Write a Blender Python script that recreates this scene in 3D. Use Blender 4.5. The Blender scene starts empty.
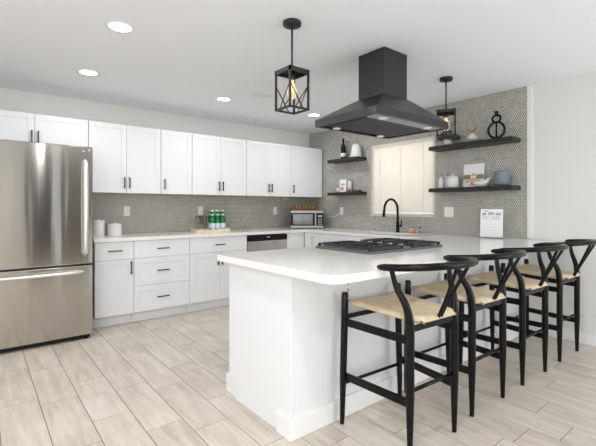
import bpy, bmesh, math, random
from mathutils import Vector, Matrix
random.seed(7)
C = bpy.context.scene
COL = C.collection
PI = math.pi

# ------------------------------------------------------------------ camera
cam = bpy.data.objects.new('camera', bpy.data.cameras.new('camera'))
COL.objects.link(cam)
cam.location = (-4.2791, -5.0259, 1.2289)
cam.rotation_euler = (PI/2, 0, -0.6771)
cam.data.sensor_width = 36
cam.data.lens = 36*399.47/596
cam.data.shift_y = -15.1/596
cam.data.clip_start = 0.05
C.camera = cam

# ------------------------------------------------------------------ world and light
w = bpy.data.worlds.new('world'); C.world = w; w.use_nodes = True
w.node_tree.nodes['Background'].inputs[0].default_value = (0.93, 0.965, 1.0, 1)
w.node_tree.nodes['Background'].inputs[1].default_value = 1.1

def area(name, loc, target, sx, sy, power, color=(1, 1, 1)):
    l = bpy.data.lights.new(name, 'AREA'); l.shape = 'RECTANGLE'; l.size = sx; l.size_y = sy
    l.energy = power; l.color = color
    o = bpy.data.objects.new(name, l); COL.objects.link(o); o.location = loc
    o.rotation_euler = (Vector(target)-Vector(loc)).to_track_quat('-Z', 'Y').to_euler()
    return o
# patio door daylight, plus two added area lights filling from outside the frame
area('patio_door_daylight', (-1.02, -6.82, 1.2), (-1.9, 0, 3.4), 1.75, 2.1, 46, (0.94, 0.97, 1.0))
area('side_fill', (-7.3, -4.6, 1.35), (-2.0, -3.6, 2.9), 3.0, 1.8, 42, (0.95, 0.975, 1.0))
area('rear_fill', (-6.2, -6.82, 1.35), (-4.4, -1.0, 3.0), 2.0, 1.5, 60, (0.94, 0.97, 1.0))

C.view_settings.view_transform = 'Standard'
C.view_settings.look = 'None'
C.view_settings.gamma = 1
C.view_settings.use_curve_mapping = False
C.view_settings.exposure = -0.22

# ------------------------------------------------------------------ materials
def srgb(r, g, b):
    f = lambda c: (c/255/12.92 if c/255 <= .04045 else ((c/255+.055)/1.055)**2.4)
    return (f(r), f(g), f(b), 1)

def mat(name, col, rough=.5, metal=0, spec=.5, bump=0, bscale=50, var=0, vscale=5, trans=0, emis=0, ior=1.45, stretch=None, coat=0):
    m = bpy.data.materials.new(name); m.use_nodes = True
    nt = m.node_tree; b = nt.nodes['Principled BSDF']
    c = srgb(*col)
    b.inputs['Base Color'].default_value = c
    b.inputs['Roughness'].default_value = rough
    b.inputs['Metallic'].default_value = metal
    b.inputs['Specular IOR Level'].default_value = spec
    b.inputs['IOR'].default_value = ior
    b.inputs['Transmission Weight'].default_value = trans
    b.inputs['Coat Weight'].default_value = coat
    if emis:
        b.inputs['Emission Color'].default_value = c
        b.inputs['Emission Strength'].default_value = emis
    tc = nt.nodes.new('ShaderNodeTexCoord'); mp = nt.nodes.new('ShaderNodeMapping')
    nt.links.new(tc.outputs['Object'], mp.inputs['Vector'])
    if stretch: mp.inputs['Scale'].default_value = stretch
    if var:
        n = nt.nodes.new('ShaderNodeTexNoise'); n.inputs['Scale'].default_value = vscale; n.inputs['Detail'].default_value = 4
        nt.links.new(mp.outputs[0], n.inputs['Vector'])
        r = nt.nodes.new('ShaderNodeValToRGB')
        r.color_ramp.elements[0].position = .3; r.color_ramp.elements[1].position = .7
        r.color_ramp.elements[0].color = [max(0, x*(1-var)) for x in c[:3]]+[1]
        r.color_ramp.elements[1].color = [min(1, x*(1+var)) for x in c[:3]]+[1]
        nt.links.new(n.outputs[0], r.inputs[0]); nt.links.new(r.outputs[0], b.inputs['Base Color'])
    if bump:
        n = nt.nodes.new('ShaderNodeTexNoise'); n.inputs['Scale'].default_value = bscale
        nt.links.new(mp.outputs[0], n.inputs['Vector'])
        bp = nt.nodes.new('ShaderNodeBump'); bp.inputs['Strength'].default_value = bump; bp.inputs['Distance'].default_value = .002
        nt.links.new(n.outputs[0], bp.inputs['Height']); nt.links.new(bp.outputs[0], b.inputs['Normal'])
    return m

M = {}
M['paint_wall'] = mat('wall_paint', (228, 227, 223), .8, bump=.15, bscale=120)
M['paint_ceiling'] = mat('ceiling_paint', (245, 248, 252), .85, bump=.15, bscale=90)
M['trim'] = mat('trim_paint', (238, 238, 237), .4)
M['cab'] = mat('cabinet_white', (233, 234, 236), .38)
M['cabbox'] = mat('cabinet_box', (228, 226, 222), .5)
M['birch'] = mat('cabinet_underside_birch', (205, 180, 145), .6, var=.12, vscale=8)
M['quartz'] = mat('white_quartz', (240, 239, 235), .13, var=.012, vscale=30)
M['bronze'] = mat('bronze_pull', (58, 56, 55), .35, .6)
M['black'] = mat('satin_black', (9, 9, 10), .25, 0, .28)
M['blackmetal'] = mat('black_metal', (40, 40, 41), .45, .2)
M['hoodmetal'] = mat('black_stainless', (74, 75, 77), .34, .85)
M['hoodunder'] = mat('hood_underside_steel', (168, 169, 171), .4, .6)
M['filtersteel'] = mat('filter_steel', (112, 113, 115), .45, .6)
M['bulbglass'] = mat('lit_bulb_glass', (255, 226, 190), .2, trans=.8, ior=1.15, emis=.35)
M['chrome'] = mat('chrome', (225, 225, 225), .15, 1)
M['satinsteel'] = mat('satin_steel_handle', (232, 231, 229), .38, .75)
M['darkshelf'] = mat('shelf_black_wood', (40, 38, 37), .45, var=.25, vscale=14, stretch=(1, .1, 1), bump=.3, bscale=40)
M['ceramic'] = mat('white_ceramic', (232, 231, 228), .22)
M['silver'] = mat('silver_plastic', (168, 168, 166), .4, .3)
M['paper'] = mat('white_paper', (240, 240, 240), .8)
M['ink'] = mat('grey_ink', (178, 178, 184), .8)
M['bluepot'] = mat('blue_grey_glaze', (116, 126, 138), .4, var=.06, vscale=12)
M['greyplate'] = mat('grey_blue_plate', (128, 135, 142), .4)
M['plastic'] = mat('white_plastic', (238, 238, 236), .35)
M['iron'] = mat('cast_iron', (50, 50, 52), .5, .2, bump=.3, bscale=200)
M['green'] = mat('green_glass', (24, 112, 58), .08)
M['label'] = mat('pale_blue_label', (205, 218, 230), .6)
M['wine'] = mat('dark_wine_glass', (24, 20, 18), .08)
M['glass'] = mat('clear_glass', (252, 253, 253), .03, trans=1, ior=1.2)
M['wood'] = mat('pale_wood', (232, 212, 186), .55, var=.12, vscale=10, stretch=(.2, 1, 1))
M['leaf'] = mat('leaf_green', (86, 104, 74), .6, var=.3, vscale=30)
M['sponge'] = mat('orange_sponge', (232, 178, 138), .9, bump=.6, bscale=300)
M['copper'] = mat('copper_glaze', (190, 120, 84), .35, .3)
M['amber'] = mat('amber_plastic', (150, 84, 36), .3, var=.5, vscale=45)
M['olive'] = mat('olive_lid', (120, 128, 70), .5)
M['darkplastic'] = mat('dark_plastic', (18, 18, 20), .4, spec=.3)
M['screen'] = mat('grey_window_glass', (112, 114, 116), .12, var=.2, vscale=6)
M['filament'] = mat('warm_filament', (255, 214, 165), .5, emis=3.5)
M['lamplens'] = mat('downlight_lens', (255, 250, 240), .5, emis=9)
M['hoodlamp'] = mat('hood_lamp_lens', (215, 217, 218), .3, emis=.12)
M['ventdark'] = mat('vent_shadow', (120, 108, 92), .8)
M['skin'] = mat('peach_print', (228, 180, 152), .8)
M['oliveprint'] = mat('olive_print', (140, 140, 110), .8)
M['pinkprint'] = mat('pink_print', (205, 140, 142), .7)
M['cream'] = mat('cream_stone', (226, 214, 200), .6, var=.08, vscale=30)
M['caulk'] = mat('floor_debris', (190, 140, 100), .9)

def mathn(nt, op, a, b=None):
    n = nt.nodes.new('ShaderNodeMath'); n.operation = op
    for i, v in enumerate((a, b)):
        if v is None: continue
        if hasattr(v, 'is_output'): nt.links.new(v, n.inputs[i])
        else: n.inputs[i].default_value = v
    return n.outputs[0]
def vmath(nt, op, a, b=None, c=None):
    n = nt.nodes.new('ShaderNodeVectorMath'); n.operation = op
    for i, v in enumerate((a, b, c)):
        if v is None: continue
        if hasattr(v, 'is_output'): nt.links.new(v, n.inputs[i])
        else: n.inputs[i].default_value = v
    return n.outputs['Value'] if op == 'LENGTH' else n.outputs['Vector']

def penny_material(name, u):          # u: object axis that runs along the wall ('X' or 'Y')
    m = bpy.data.materials.new(name); m.use_nodes = True
    nt = m.node_tree; L = nt.links; b = nt.nodes['Principled BSDF']
    tc = nt.nodes.new('ShaderNodeTexCoord'); sp = nt.nodes.new('ShaderNodeSeparateXYZ')
    L.new(tc.outputs['Object'], sp.inputs[0])
    cb = nt.nodes.new('ShaderNodeCombineXYZ')
    s = 1/.0212
    L.new(mathn(nt, 'MULTIPLY', sp.outputs[u], s), cb.inputs[0]); L.new(mathn(nt, 'MULTIPLY', sp.outputs['Z'], s), cb.inputs[1])
    P = cb.outputs[0]; R = (1, math.sqrt(3), 1)
    half = (.5, math.sqrt(3)/2, .5)
    def lattice(pos):
        wv = vmath(nt, 'WRAP', pos, R, (0, 0, 0))
        return vmath(nt, 'SUBTRACT', wv, half)
    a = lattice(P); bb = lattice(vmath(nt, 'SUBTRACT', P, half))
    def flat(v): return vmath(nt, 'MULTIPLY', v, (1, 1, 0))
    a = flat(a); bb = flat(bb)
    la = vmath(nt, 'LENGTH', a); lb = vmath(nt, 'LENGTH', bb)
    d = mathn(nt, 'MINIMUM', la, lb)
    isb = mathn(nt, 'LESS_THAN', lb, la)
    mx = nt.nodes.new('ShaderNodeMix'); mx.data_type = 'VECTOR'
    L.new(isb, mx.inputs['Factor']); L.new(a, mx.inputs[4]); L.new(bb, mx.inputs[5])
    cid = vmath(nt, 'SUBTRACT', P, mx.outputs[1])
    wn = nt.nodes.new('ShaderNodeTexWhiteNoise'); wn.noise_dimensions = '3D'
    sn = vmath(nt, 'SNAP', vmath(nt, 'ADD', cid, (.1, .1, .1)), (.25, .25, .25)); L.new(sn, wn.inputs['Vector'])
    ramp = nt.nodes.new('ShaderNodeValToRGB')
    L.new(wn.outputs['Value'], ramp.inputs[0])
    ramp.color_ramp.elements[0].color = srgb(190, 188, 178); ramp.color_ramp.elements[1].color = srgb(220, 218, 209)
    nz = nt.nodes.new('ShaderNodeTexNoise'); nz.inputs['Scale'].default_value = 5; nz.inputs['Detail'].default_value = 5
    L.new(tc.outputs['Object'], nz.inputs['Vector'])
    r2 = nt.nodes.new('ShaderNodeValToRGB'); L.new(nz.outputs[0], r2.inputs[0])
    r2.color_ramp.elements[0].position = .38; r2.color_ramp.elements[0].color = (.92, .92, .915, 1)
    r2.color_ramp.elements[1].position = .64; r2.color_ramp.elements[1].color = (1, 1, 1, 1)
    mu = nt.nodes.new('ShaderNodeMix'); mu.data_type = 'RGBA'; mu.blend_type = 'MULTIPLY'; mu.inputs['Factor'].default_value = 1
    L.new(ramp.outputs[0], mu.inputs[6]); L.new(r2.outputs[0], mu.inputs[7])
    gm = nt.nodes.new('ShaderNodeMapRange'); L.new(d, gm.inputs[0])
    gm.inputs[1].default_value = .40; gm.inputs[2].default_value = .45
    fc = nt.nodes.new('ShaderNodeMix'); fc.data_type = 'RGBA'
    L.new(gm.outputs[0], fc.inputs['Factor']); L.new(mu.outputs[2], fc.inputs[6]); fc.inputs[7].default_value = srgb(88, 87, 79)
    L.new(fc.outputs[2], b.inputs['Base Color'])
    rr = nt.nodes.new('ShaderNodeMapRange'); L.new(gm.outputs[0], rr.inputs[0]); rr.inputs[3].default_value = .28; rr.inputs[4].default_value = .8
    L.new(rr.outputs[0], b.inputs['Roughness'])
    bp = nt.nodes.new('ShaderNodeBump'); bp.inputs['Strength'].default_value = .3; bp.inputs['Distance'].default_value = .0006; bp.invert = True
    L.new(gm.outputs[0], bp.inputs['Height']); L.new(bp.outputs[0], b.inputs['Normal'])
    return m
M['penny_x'] = penny_material('penny_tile_back', 'X')
M['penny_y'] = penny_material('penny_tile_right', 'Y')

def floor_material():
    m = bpy.data.materials.new('plank_porcelain'); m.use_nodes = True
    nt = m.node_tree; L = nt.links; b = nt.nodes['Principled BSDF']
    tc = nt.nodes.new('ShaderNodeTexCoord'); g = nt.nodes.new('ShaderNodeNewGeometry')
    rnd = g.outputs['Random Per Island']
    off = nt.nodes.new('ShaderNodeCombineXYZ'); L.new(mathn(nt, 'MULTIPLY', rnd, 37), off.inputs[0]); L.new(mathn(nt, 'MULTIPLY', rnd, 91), off.inputs[1])
    pos = vmath(nt, 'ADD', vmath(nt, 'MULTIPLY', tc.outputs['Object'], (16, 1.6, 1)), off.outputs[0])
    n1 = nt.nodes.new('ShaderNodeTexNoise'); n1.inputs['Scale'].default_value = 1.3; n1.inputs['Detail'].default_value = 6; n1.inputs['Roughness'].default_value = .6
    n1.inputs['Distortion'].default_value = .6
    L.new(pos, n1.inputs['Vector'])
    n2 = nt.nodes.new('ShaderNodeTexNoise'); n2.inputs['Scale'].default_value = 3; n2.inputs['Detail'].default_value = 3
    L.new(vmath(nt, 'ADD', tc.outputs['Object'], off.outputs[0]), n2.inputs['Vector'])
    v = mathn(nt, 'ADD', mathn(nt, 'MULTIPLY', n1.outputs[0], .65), mathn(nt, 'ADD', mathn(nt, 'MULTIPLY', n2.outputs[0], .29), mathn(nt, 'MULTIPLY', rnd, .06)))
    r = nt.nodes.new('ShaderNodeValToRGB'); L.new(v, r.inputs[0])
    e = r.color_ramp.elements
    e[0].position = .34; e[0].color = srgb(178, 168, 157)
    e[1].position = .62; e[1].color = srgb(214, 205, 194)
    x = r.color_ramp.elements.new(.48); x.color = srgb(199, 189, 177)
    L.new(r.outputs[0], b.inputs['Base Color'])
    b.inputs['Roughness'].default_value = .38
    bp = nt.nodes.new('ShaderNodeBump'); bp.inputs['Strength'].default_value = .15; bp.inputs['Distance'].default_value = .001
    L.new(n1.outputs[0], bp.inputs['Height']); L.new(bp.outputs[0], b.inputs['Normal'])
    return m
M['floor'] = floor_material()
M['grout'] = mat('floor_grout', (92, 80, 68), .9)

def steel_material():
    m = bpy.data.materials.new('brushed_stainless'); m.use_nodes = True
    nt = m.node_tree; L = nt.links; b = nt.nodes['Principled BSDF']
    b.inputs['Metallic'].default_value = 1; b.inputs['Roughness'].default_value = .12; b.inputs['Anisotropic'].default_value = 1.0; b.inputs['Anisotropic Rotation'].default_value = .25
    tg = nt.nodes.new('ShaderNodeTangent'); tg.direction_type = 'RADIAL'; tg.axis = 'Z'; L.new(tg.outputs[0], b.inputs['Tangent'])
    b.inputs['Base Color'].default_value = srgb(190, 187, 181)
    tc = nt.nodes.new('ShaderNodeTexCoord')
    n = nt.nodes.new('ShaderNodeTexNoise'); n.inputs['Scale'].default_value = 1; n.inputs['Detail'].default_value = 1.5
    L.new(vmath(nt, 'MULTIPLY', tc.outputs['Object'], (7, 7, .55)), n.inputs['Vector'])
    bp = nt.nodes.new('ShaderNodeBump'); bp.inputs['Strength'].default_value = 1; bp.inputs['Distance'].default_value = .0015
    L.new(n.outputs[0], bp.inputs['Height'])
    n2 = nt.nodes.new('ShaderNodeTexNoise'); n2.inputs['Scale'].default_value = 1; n2.inputs['Detail'].default_value = 2
    L.new(vmath(nt, 'MULTIPLY', tc.outputs['Object'], (3, 3, 600)), n2.inputs['Vector'])
    bp2 = nt.nodes.new('ShaderNodeBump'); bp2.inputs['Strength'].default_value = .9; bp2.inputs['Distance'].default_value = .001
    L.new(n2.outputs[0], bp2.inputs['Height']); L.new(bp.outputs[0], bp2.inputs['Normal'])
    L.new(bp.outputs[0], b.inputs['Normal'])
    return m
M['steel'] = steel_material()

def seat_material():
    m = bpy.data.materials.new('woven_paper_cord'); m.use_nodes = True
    nt = m.node_tree; L = nt.links; b = nt.nodes['Principled BSDF']
    tc = nt.nodes.new('ShaderNodeTexCoord'); sp = nt.nodes.new('ShaderNodeSeparateXYZ'); L.new(tc.outputs['Object'], sp.inputs[0])
    x = sp.outputs['X']; y = mathn(nt, 'SUBTRACT', sp.outputs['Y'], .20)
    ax = mathn(nt, 'ABSOLUTE', x); ay = mathn(nt, 'ABSOLUTE', y)
    ax2 = mathn(nt, 'MULTIPLY', ax, .9)
    side = mathn(nt, 'GREATER_THAN', ax2, ay)
    mx = nt.nodes.new('ShaderNodeMix'); L.new(side, mx.inputs['Factor']); L.new(x, mx.inputs[2]); L.new(y, mx.inputs[3])
    w = mathn(nt, 'SINE', mathn(nt, 'MULTIPLY', mx.outputs[0], 2*PI/.0085))
    seam = mathn(nt, 'ABSOLUTE', mathn(nt, 'SUBTRACT', ax2, ay))
    sm = nt.nodes.new('ShaderNodeMapRange'); L.new(seam, sm.inputs[0]); sm.inputs[1].default_value = 0; sm.inputs[2].default_value = .006
    n = nt.nodes.new('ShaderNodeTexNoise'); n.inputs['Scale'].default_value = 25; L.new(tc.outputs['Object'], n.inputs['Vector'])
    f = mathn(nt, 'MULTIPLY', mathn(nt, 'ADD', mathn(nt, 'MULTIPLY', w, .18), mathn(nt, 'ADD', .3, mathn(nt, 'MULTIPLY', n.outputs[0], .8))), sm.outputs[0])
    r = nt.nodes.new('ShaderNodeValToRGB'); L.new(f, r.inputs[0])
    r.color_ramp.elements[0].color = srgb(186, 160, 124); r.color_ramp.elements[1].color = srgb(238, 222, 192)
    L.new(r.outputs[0], b.inputs['Base Color']); b.inputs['Roughness'].default_value = .8
    bp = nt.nodes.new('ShaderNodeBump'); bp.inputs['Strength'].default_value = .8; bp.inputs['Distance'].default_value = .002
    L.new(w, bp.inputs['Height']); L.new(bp.outputs[0], b.inputs['Normal'])
    return m
M['cord'] = seat_material()

# ------------------------------------------------------------------ mesh helpers
def box(bm, x0, x1, y0, y1, z0, z1, mi=0, rot=None):
    v = [bm.verts.new((x, y, z)) for x in (x0, x1) for y in (y0, y1) for z in (z0, z1)]
    fs = [bm.faces.new([v[i] for i in q]) for q in ((0, 1, 3, 2), (4, 6, 7, 5), (0, 4, 5, 1), (2, 3, 7, 6), (0, 2, 6, 4), (1, 5, 7, 3))]
    for f in fs: f.material_index = mi
    if rot: bmesh.ops.transform(bm, matrix=rot, verts=v)
    return v

def lathe(bm, prof, c=(0, 0), n=24, mi=0, z=0):
    rings = []
    for r, h in prof:
        if r < 1e-5: rings.append([bm.verts.new((c[0], c[1], z+h))])
        else: rings.append([bm.verts.new((c[0]+r*math.cos(2*PI*i/n), c[1]+r*math.sin(2*PI*i/n), z+h)) for i in range(n)])
    for a, b in zip(rings, rings[1:]):
        for i in range(n):
            j = (i+1) % n
            if len(a) == 1 and len(b) == 1: continue
            if len(a) == 1: f = bm.faces.new((a[0], b[j], b[i]))
            elif len(b) == 1: f = bm.faces.new((a[i], a[j], b[0]))
            else: f = bm.faces.new((a[i], a[j], b[j], b[i]))
            f.material_index = mi; f.smooth = True
    for r, flip in ((rings[0], True), (rings[-1], False)):
        if len(r) > 2:
            f = bm.faces.new(r[::-1] if flip else r); f.material_index = mi

def tube(bm, pts, rad, n=10, mi=0, closed=False, sx=1.0):
    pts = [Vector(p) for p in pts]
    if not hasattr(rad, '__len__'): rad = [rad]*len(pts)
    N = len(pts); rings = []; prev = None
    for i, p in enumerate(pts):
        if closed: t = pts[(i+1) % N]-pts[i-1]
        else: t = pts[min(i+1, N-1)]-pts[max(i-1, 0)]
        t.normalize()
        if prev is None:
            up = Vector((0, 0, 1)) if abs(t.z) < .9 else Vector((1, 0, 0))
            a = t.cross(up).normalized()
        else:
            a = (prev-t*prev.dot(t)).normalized()
        prev = a; b = t.cross(a)
        rings.append([bm.verts.new(p+rad[i]*(a*math.cos(2*PI*k/n)*sx+b*math.sin(2*PI*k/n))) for k in range(n)])
    for i in range(N if closed else N-1):
        A = rings[i]; B = rings[(i+1) % N]
        for k in range(n):
            f = bm.faces.new((A[k], A[(k+1) % n], B[(k+1) % n], B[k])); f.smooth = True; f.material_index = mi
    if not closed:
        bm.faces.new(rings[0][::-1]).material_index = mi; bm.faces.new(rings[-1]).material_index = mi

def smooth_path(pts, k=6):
    P = [Vector(p) for p in pts]; P = [P[0]*2-P[1]]+P+[P[-1]*2-P[-2]]; out = []
    for i in range(1, len(P)-2):
        for j in range(k):
            t = j/k; a, b, c, d = P[i-1:i+3]
            out.append(.5*((2*b)+(c-a)*t+(2*a-5*b+4*c-d)*t*t+(3*b-3*c+d-a)*t**3))
    out.append(P[-2]); return out

def prism(bm, poly, z0, z1, mi=0):
    lo = [bm.verts.new((x, y, z0)) for x, y in poly]; hi = [bm.verts.new((x, y, z1)) for x, y in poly]
    n = len(poly)
    fs = [bm.faces.new(lo[::-1]), bm.faces.new(hi)]+[bm.faces.new((lo[i], lo[(i+1) % n], hi[(i+1) % n], hi[i])) for i in range(n)]
    for f in fs: f.material_index = mi
    return lo+hi

def root_of(o):
    while o.parent: o = o.parent
    return o

def obj(name, bm, m, parent=None, bevel=0, local=False, loc=None, segs=2):
    bmesh.ops.recalc_face_normals(bm, faces=bm.faces)
    if parent is not None and not local:
        bmesh.ops.translate(bm, verts=bm.verts, vec=-root_of(parent).location)
    if loc is not None and not local: bmesh.ops.translate(bm, verts=bm.verts, vec=-Vector(loc))
    me = bpy.data.meshes.new(name); bm.to_mesh(me); bm.free()
    for x in (m if isinstance(m, (list, tuple)) else [m]): me.materials.append(M[x] if isinstance(x, str) else x)
    o = bpy.data.objects.new(name, me); COL.objects.link(o)
    if parent is not None: o.parent = parent
    if loc is not None: o.location = loc
    if bevel:
        bv = o.modifiers.new('bevel', 'BEVEL'); bv.width = bevel; bv.segments = segs; bv.limit_method = 'ANGLE'; bv.angle_limit = .6
    return o

def B(*boxes):
    bm = bmesh.new()
    for b in boxes: box(bm, *b)
    return bm

def tag(o, label, cat, group=None):
    o['label'] = label; o['category'] = cat
    if group: o['group'] = group
    return o
def thing(name, label, cat, loc=(0, 0, 0), rotz=0, group=None):
    o = bpy.data.objects.new(name, None); COL.objects.link(o); o.empty_display_size = .05
    o.location = loc; o.rotation_euler = (0, 0, rotz)
    return tag(o, label, cat, group)
def struct(name, bm, m, **k):
    o = obj(name, bm, m, **k); o['kind'] = 'structure'; return o

# ------------------------------------------------------------------ setting
H = 2.4439
XL, YB = -7.4, -6.9          # far extents of the open living area behind the camera
def build_floor():
    bm = bmesh.new()
    box(bm, XL, .0, YB, 0, -.05, -.0025, mi=1)
    wx, ly, g = .2092, .642, .0019
    offs = [.16, .575, .225, .38, .10, .31, .005, .45, .20, .247, .396, .2, .58, .103, .50, .01, .33, .18, .40, .05]
    for i in range(-17, 20):
        x0 = -3.972+i*wx; x1 = min(x0+wx, 0)
        if x0 >= 0: break
        y = 0-offs[i % 20]-0.0
        ys = [0]
        while y > YB: ys.append(y); y -= ly
        ys.append(YB)
        for a, b in zip(ys, ys[1:]):
            if a-b < .01: continue
            v = [bm.verts.new(p) for p in ((max(x0, XL)+g, b+g, 0), (x1-g, b+g, 0), (x1-g, a-g, 0), (max(x0, XL)+g, a-g, 0))]
            bm.faces.new(v).material_index = 0
            lo = [bm.verts.new((q.co.x, q.co.y, -.003)) for q in v]
            for k in range(4): bm.faces.new((v[k], lo[k], lo[(k+1) % 4], v[(k+1) % 4])).material_index = 0
    return struct('floor', bm, ['floor', 'grout'])
build_floor()
struct('ceiling', B((XL, 0, YB, 0, H, H+.1)), 'paint_ceiling')
struct('wall_back', B((XL, .12, 0, .12, -.05, H+.1)), 'paint_wall')
WY0, WY1, WZ0, WZ1 = -2.325, -1.345, 1.128, 2.085
struct('wall_right', B((0, .12, YB, WY0, -.05, H+.1), (0, .12, WY1, 0, -.05, H+.1), (0, .12, WY0, WY1, -.05, WZ0), (0, .12, WY0, WY1, WZ1, H+.1)), 'paint_wall')
# a return of wall beside the refrigerator and the far side of the living area, with an opening for the daylight
struct('wall_left', B((-5.3, -5.2, -1.6, 0, 0, H)), 'paint_wall')
struct('wall_rear', B((-5.2, -3.1, YB-.1, YB, 0, H), (-3.1, 0, YB-.1, YB, 2.28, H), (-.1, 0, YB-.1, YB, 0, 2.28), (XL, -5.2, YB-.1, YB, 0, .6), (XL, -5.2, YB-.1, YB, 2.1, H), (XL, -7.2, YB-.1, YB, .6, 2.1)), 'paint_wall')
struct('wall_side', B((XL-.1, XL, YB, -6.2, 0, H), (XL-.1, XL, -3.0, 0, 0, H), (XL-.1, XL, -6.2, -3.0, 0, .4), (XL-.1, XL, -6.2, -3.0, 2.3, H)), 'paint_wall')
def reflection_curtain(label, x0, x1, m):  # unseen drapes added to put vertical bands into the refrigerator's reflection
    bm = bmesh.new(); n = int((x1-x0)/.012); a = []; b = []
    for i in range(n+1):
        x = x0+(x1-x0)*i/n; y = -6.70+.035*math.sin(x*48)+.012*math.sin(x*19)
        a.append(bm.verts.new((x, y, .02))); b.append(bm.verts.new((x, y, 2.36)))
    for i in range(n): bm.faces.new((a[i], a[i+1], b[i+1], b[i])).smooth = True
    o = obj('reflection_curtain', bm, m, loc=((x0+x1)/2, -6.70, .02))
    sd = o.modifiers.new('thickness', 'SOLIDIFY'); sd.thickness = .004
    tag(o, label, 'reflection_curtain')
reflection_curtain('added dark taupe drape behind the camera, mirrored in the refrigerator', -3.46, -2.97, mat('taupe_linen', (48, 44, 38), .9))
reflection_curtain('added light grey drape behind the camera, mirrored in the refrigerator', -2.84, -2.05, mat('grey_linen', (128, 124, 116), .9))
# tile fields
struct('trim_1', B((-5.2, -.007, -.006, -.0005, .885, 1.42)), 'penny_x')['label'] = 'grey penny tile backsplash'
ty = -3.355
struct('trim_2', B((-.006, -.0005, ty, WY0, .885, H-.001), (-.006, -.0005, WY1, -.0005, .885, H-.001), (-.006, -.0005, WY0, WY1, .885, WZ0), (-.006, -.0005, WY0, WY1, WZ1, H-.001)), 'penny_y')['label'] = 'grey penny tile field'
struct('trim_3', B((-.012, -.0005, ty-.05, ty-.0005, .925, H-.001)), 'trim', bevel=.002)['label'] = 'white end strip of the tiling'
struct('baseboard_right', B((-.014, -.0005, YB+.11, -3.45, .0005, .09)), 'trim', bevel=.003)

# window with blind
wn = struct('window_1', B((.02, .1, WY0+.001, WY0+.03, WZ0, WZ1), (.02, .1, WY1-.03, WY1-.001, WZ0, WZ1), (.02, .1, WY0+.03, WY1-.03, WZ0+.001, WZ0+.03), (.02, .1, WY0+.03, WY1-.03, WZ1-.03, WZ1-.001)), 'trim')
obj('casing', B((-.010, .02, WY0-.006, WY0+.004, WZ0, WZ1), (-.010, .02, WY1-.004, WY1+.006, WZ0, WZ1), (-.010, .02, WY0-.006, WY1+.006, WZ1-.004, WZ1+.006), (-.022, .02, WY0-.008, WY1+.008, WZ0-.014, WZ0+.002)), 'cream', wn, bevel=.002)
gl = bpy.data.materials.new('daylit_pane'); gl.use_nodes = True
gb = gl.node_tree.nodes['Principled BSDF']; gb.inputs['Base Color'].default_value = (.9, .95, 1, 1); gb.inputs['Transmission Weight'].default_value = 1; gb.inputs['Roughness'].default_value = 0; gb.inputs['IOR'].default_value = 1.02
obj('pane', B((.085, .09, WY0+.03, WY1-.03, WZ0+.03, WZ1-.03)), gl, wn)
M['slat'] = mat('blind_slat', (246, 243, 238), .5)
_b = M['slat'].node_tree.nodes['Principled BSDF']; _b.inputs['Transmission Weight'].default_value = 0
# thin slats let daylight glow through them
_nt = M['slat'].node_tree; _t = _nt.nodes.new('ShaderNodeBsdfTranslucent'); _t.inputs[0].default_value = srgb(250, 244, 235)
_mx = _nt.nodes.new('ShaderNodeMixShader'); _mx.inputs[0].default_value = .45
_out = _nt.nodes['Material Output']; _nt.links.new(_b.outputs[0], _mx.inputs[1]); _nt.links.new(_t.outputs[0], _mx.inputs[2]); _nt.links.new(_mx.outputs[0], _out.inputs[0])
bl = thing('window_blind', 'cream horizontal slat blind lowered over the window above the sink', 'blind', (.0, -1.83, 2.05))
obj('headrail', B((-.012, .018, WY0+.006, WY1-.006, WZ1-.05, WZ1-.006)), 'slat', bl, bevel=.003)
bm = bmesh.new()
z = WZ1-.065
while z > WZ0+.05:
    box(bm, -.014, .014, WY0+.01, WY1-.01, -.0008, .0008, rot=Matrix.Translation((.003, 0, z)) @ Matrix.Rotation(math.radians(64), 4, 'Y'))
    z -= .0215
obj('slats', bm, 'slat', bl)
bm = bmesh.new()
for y in (-1.5, -1.83, -2.17): box(bm, -.012, -.0105, y-.003, y+.003, WZ0+.03, WZ1-.05)
obj('ladder_tape', bm, 'slat', bl)
obj('bottom_rail', B((-.012, .012, WY0+.01, WY1-.01, WZ0+.012, WZ0+.03)), 'slat', bl, bevel=.003)
area('window_daylight', (.5, -1.83, 1.8), (-.2, -1.83, 1.55), 1.2, 1.1, 15, (1, 1, .985))

# ------------------------------------------------------------------ cabinets
def shaker(bm, x0, x1, z0, z1, y, t=.02, fr=.058, dep=.0045):
    """door / drawer front facing -Y; front plane at y"""
    g = .0015; x0 += g; x1 -= g; z0 += g; z1 -= g
    box(bm, x0, x1, y+dep, y+t, z0, z1)
    box(bm, x0, x0+fr, y, y+dep, z0, z1); box(bm, x1-fr, x1, y, y+dep, z0, z1)
    box(bm, x0+fr, x1-fr, y, y+dep, z0, z0+fr); box(bm, x0+fr, x1-fr, y, y+dep, z1-fr, z1)
def flatfront(bm, x0, x1, z0, z1, y, t=.02):
    g = .0015; box(bm, x0+g, x1-g, y, y+t, z0+g, z1-g)
def pull(bm, x, z, y, L=.13, vertical=True, face=0):
    """bar pull, centre (x,z), standing off the plane y"""
    h = L/2; r = .0055
    if vertical:
        box(bm, x-r, x+r, y-.032, y-.022, z-h, z+h)
        for s in (-1, 1): box(bm, x-r*.8, x+r*.8, y-.023, y-.0002, z+s*h*.72-.005, z+s*h*.72+.005)
    else:
        box(bm, x-h, x+h, y-.032, y-.022, z-r, z+r)
        for s in (-1, 1): box(bm, x+s*h*.72-.005, x+s*h*.72+.005, y-.023, y-.0002, z-r*.8, z+r*.8)

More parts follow.
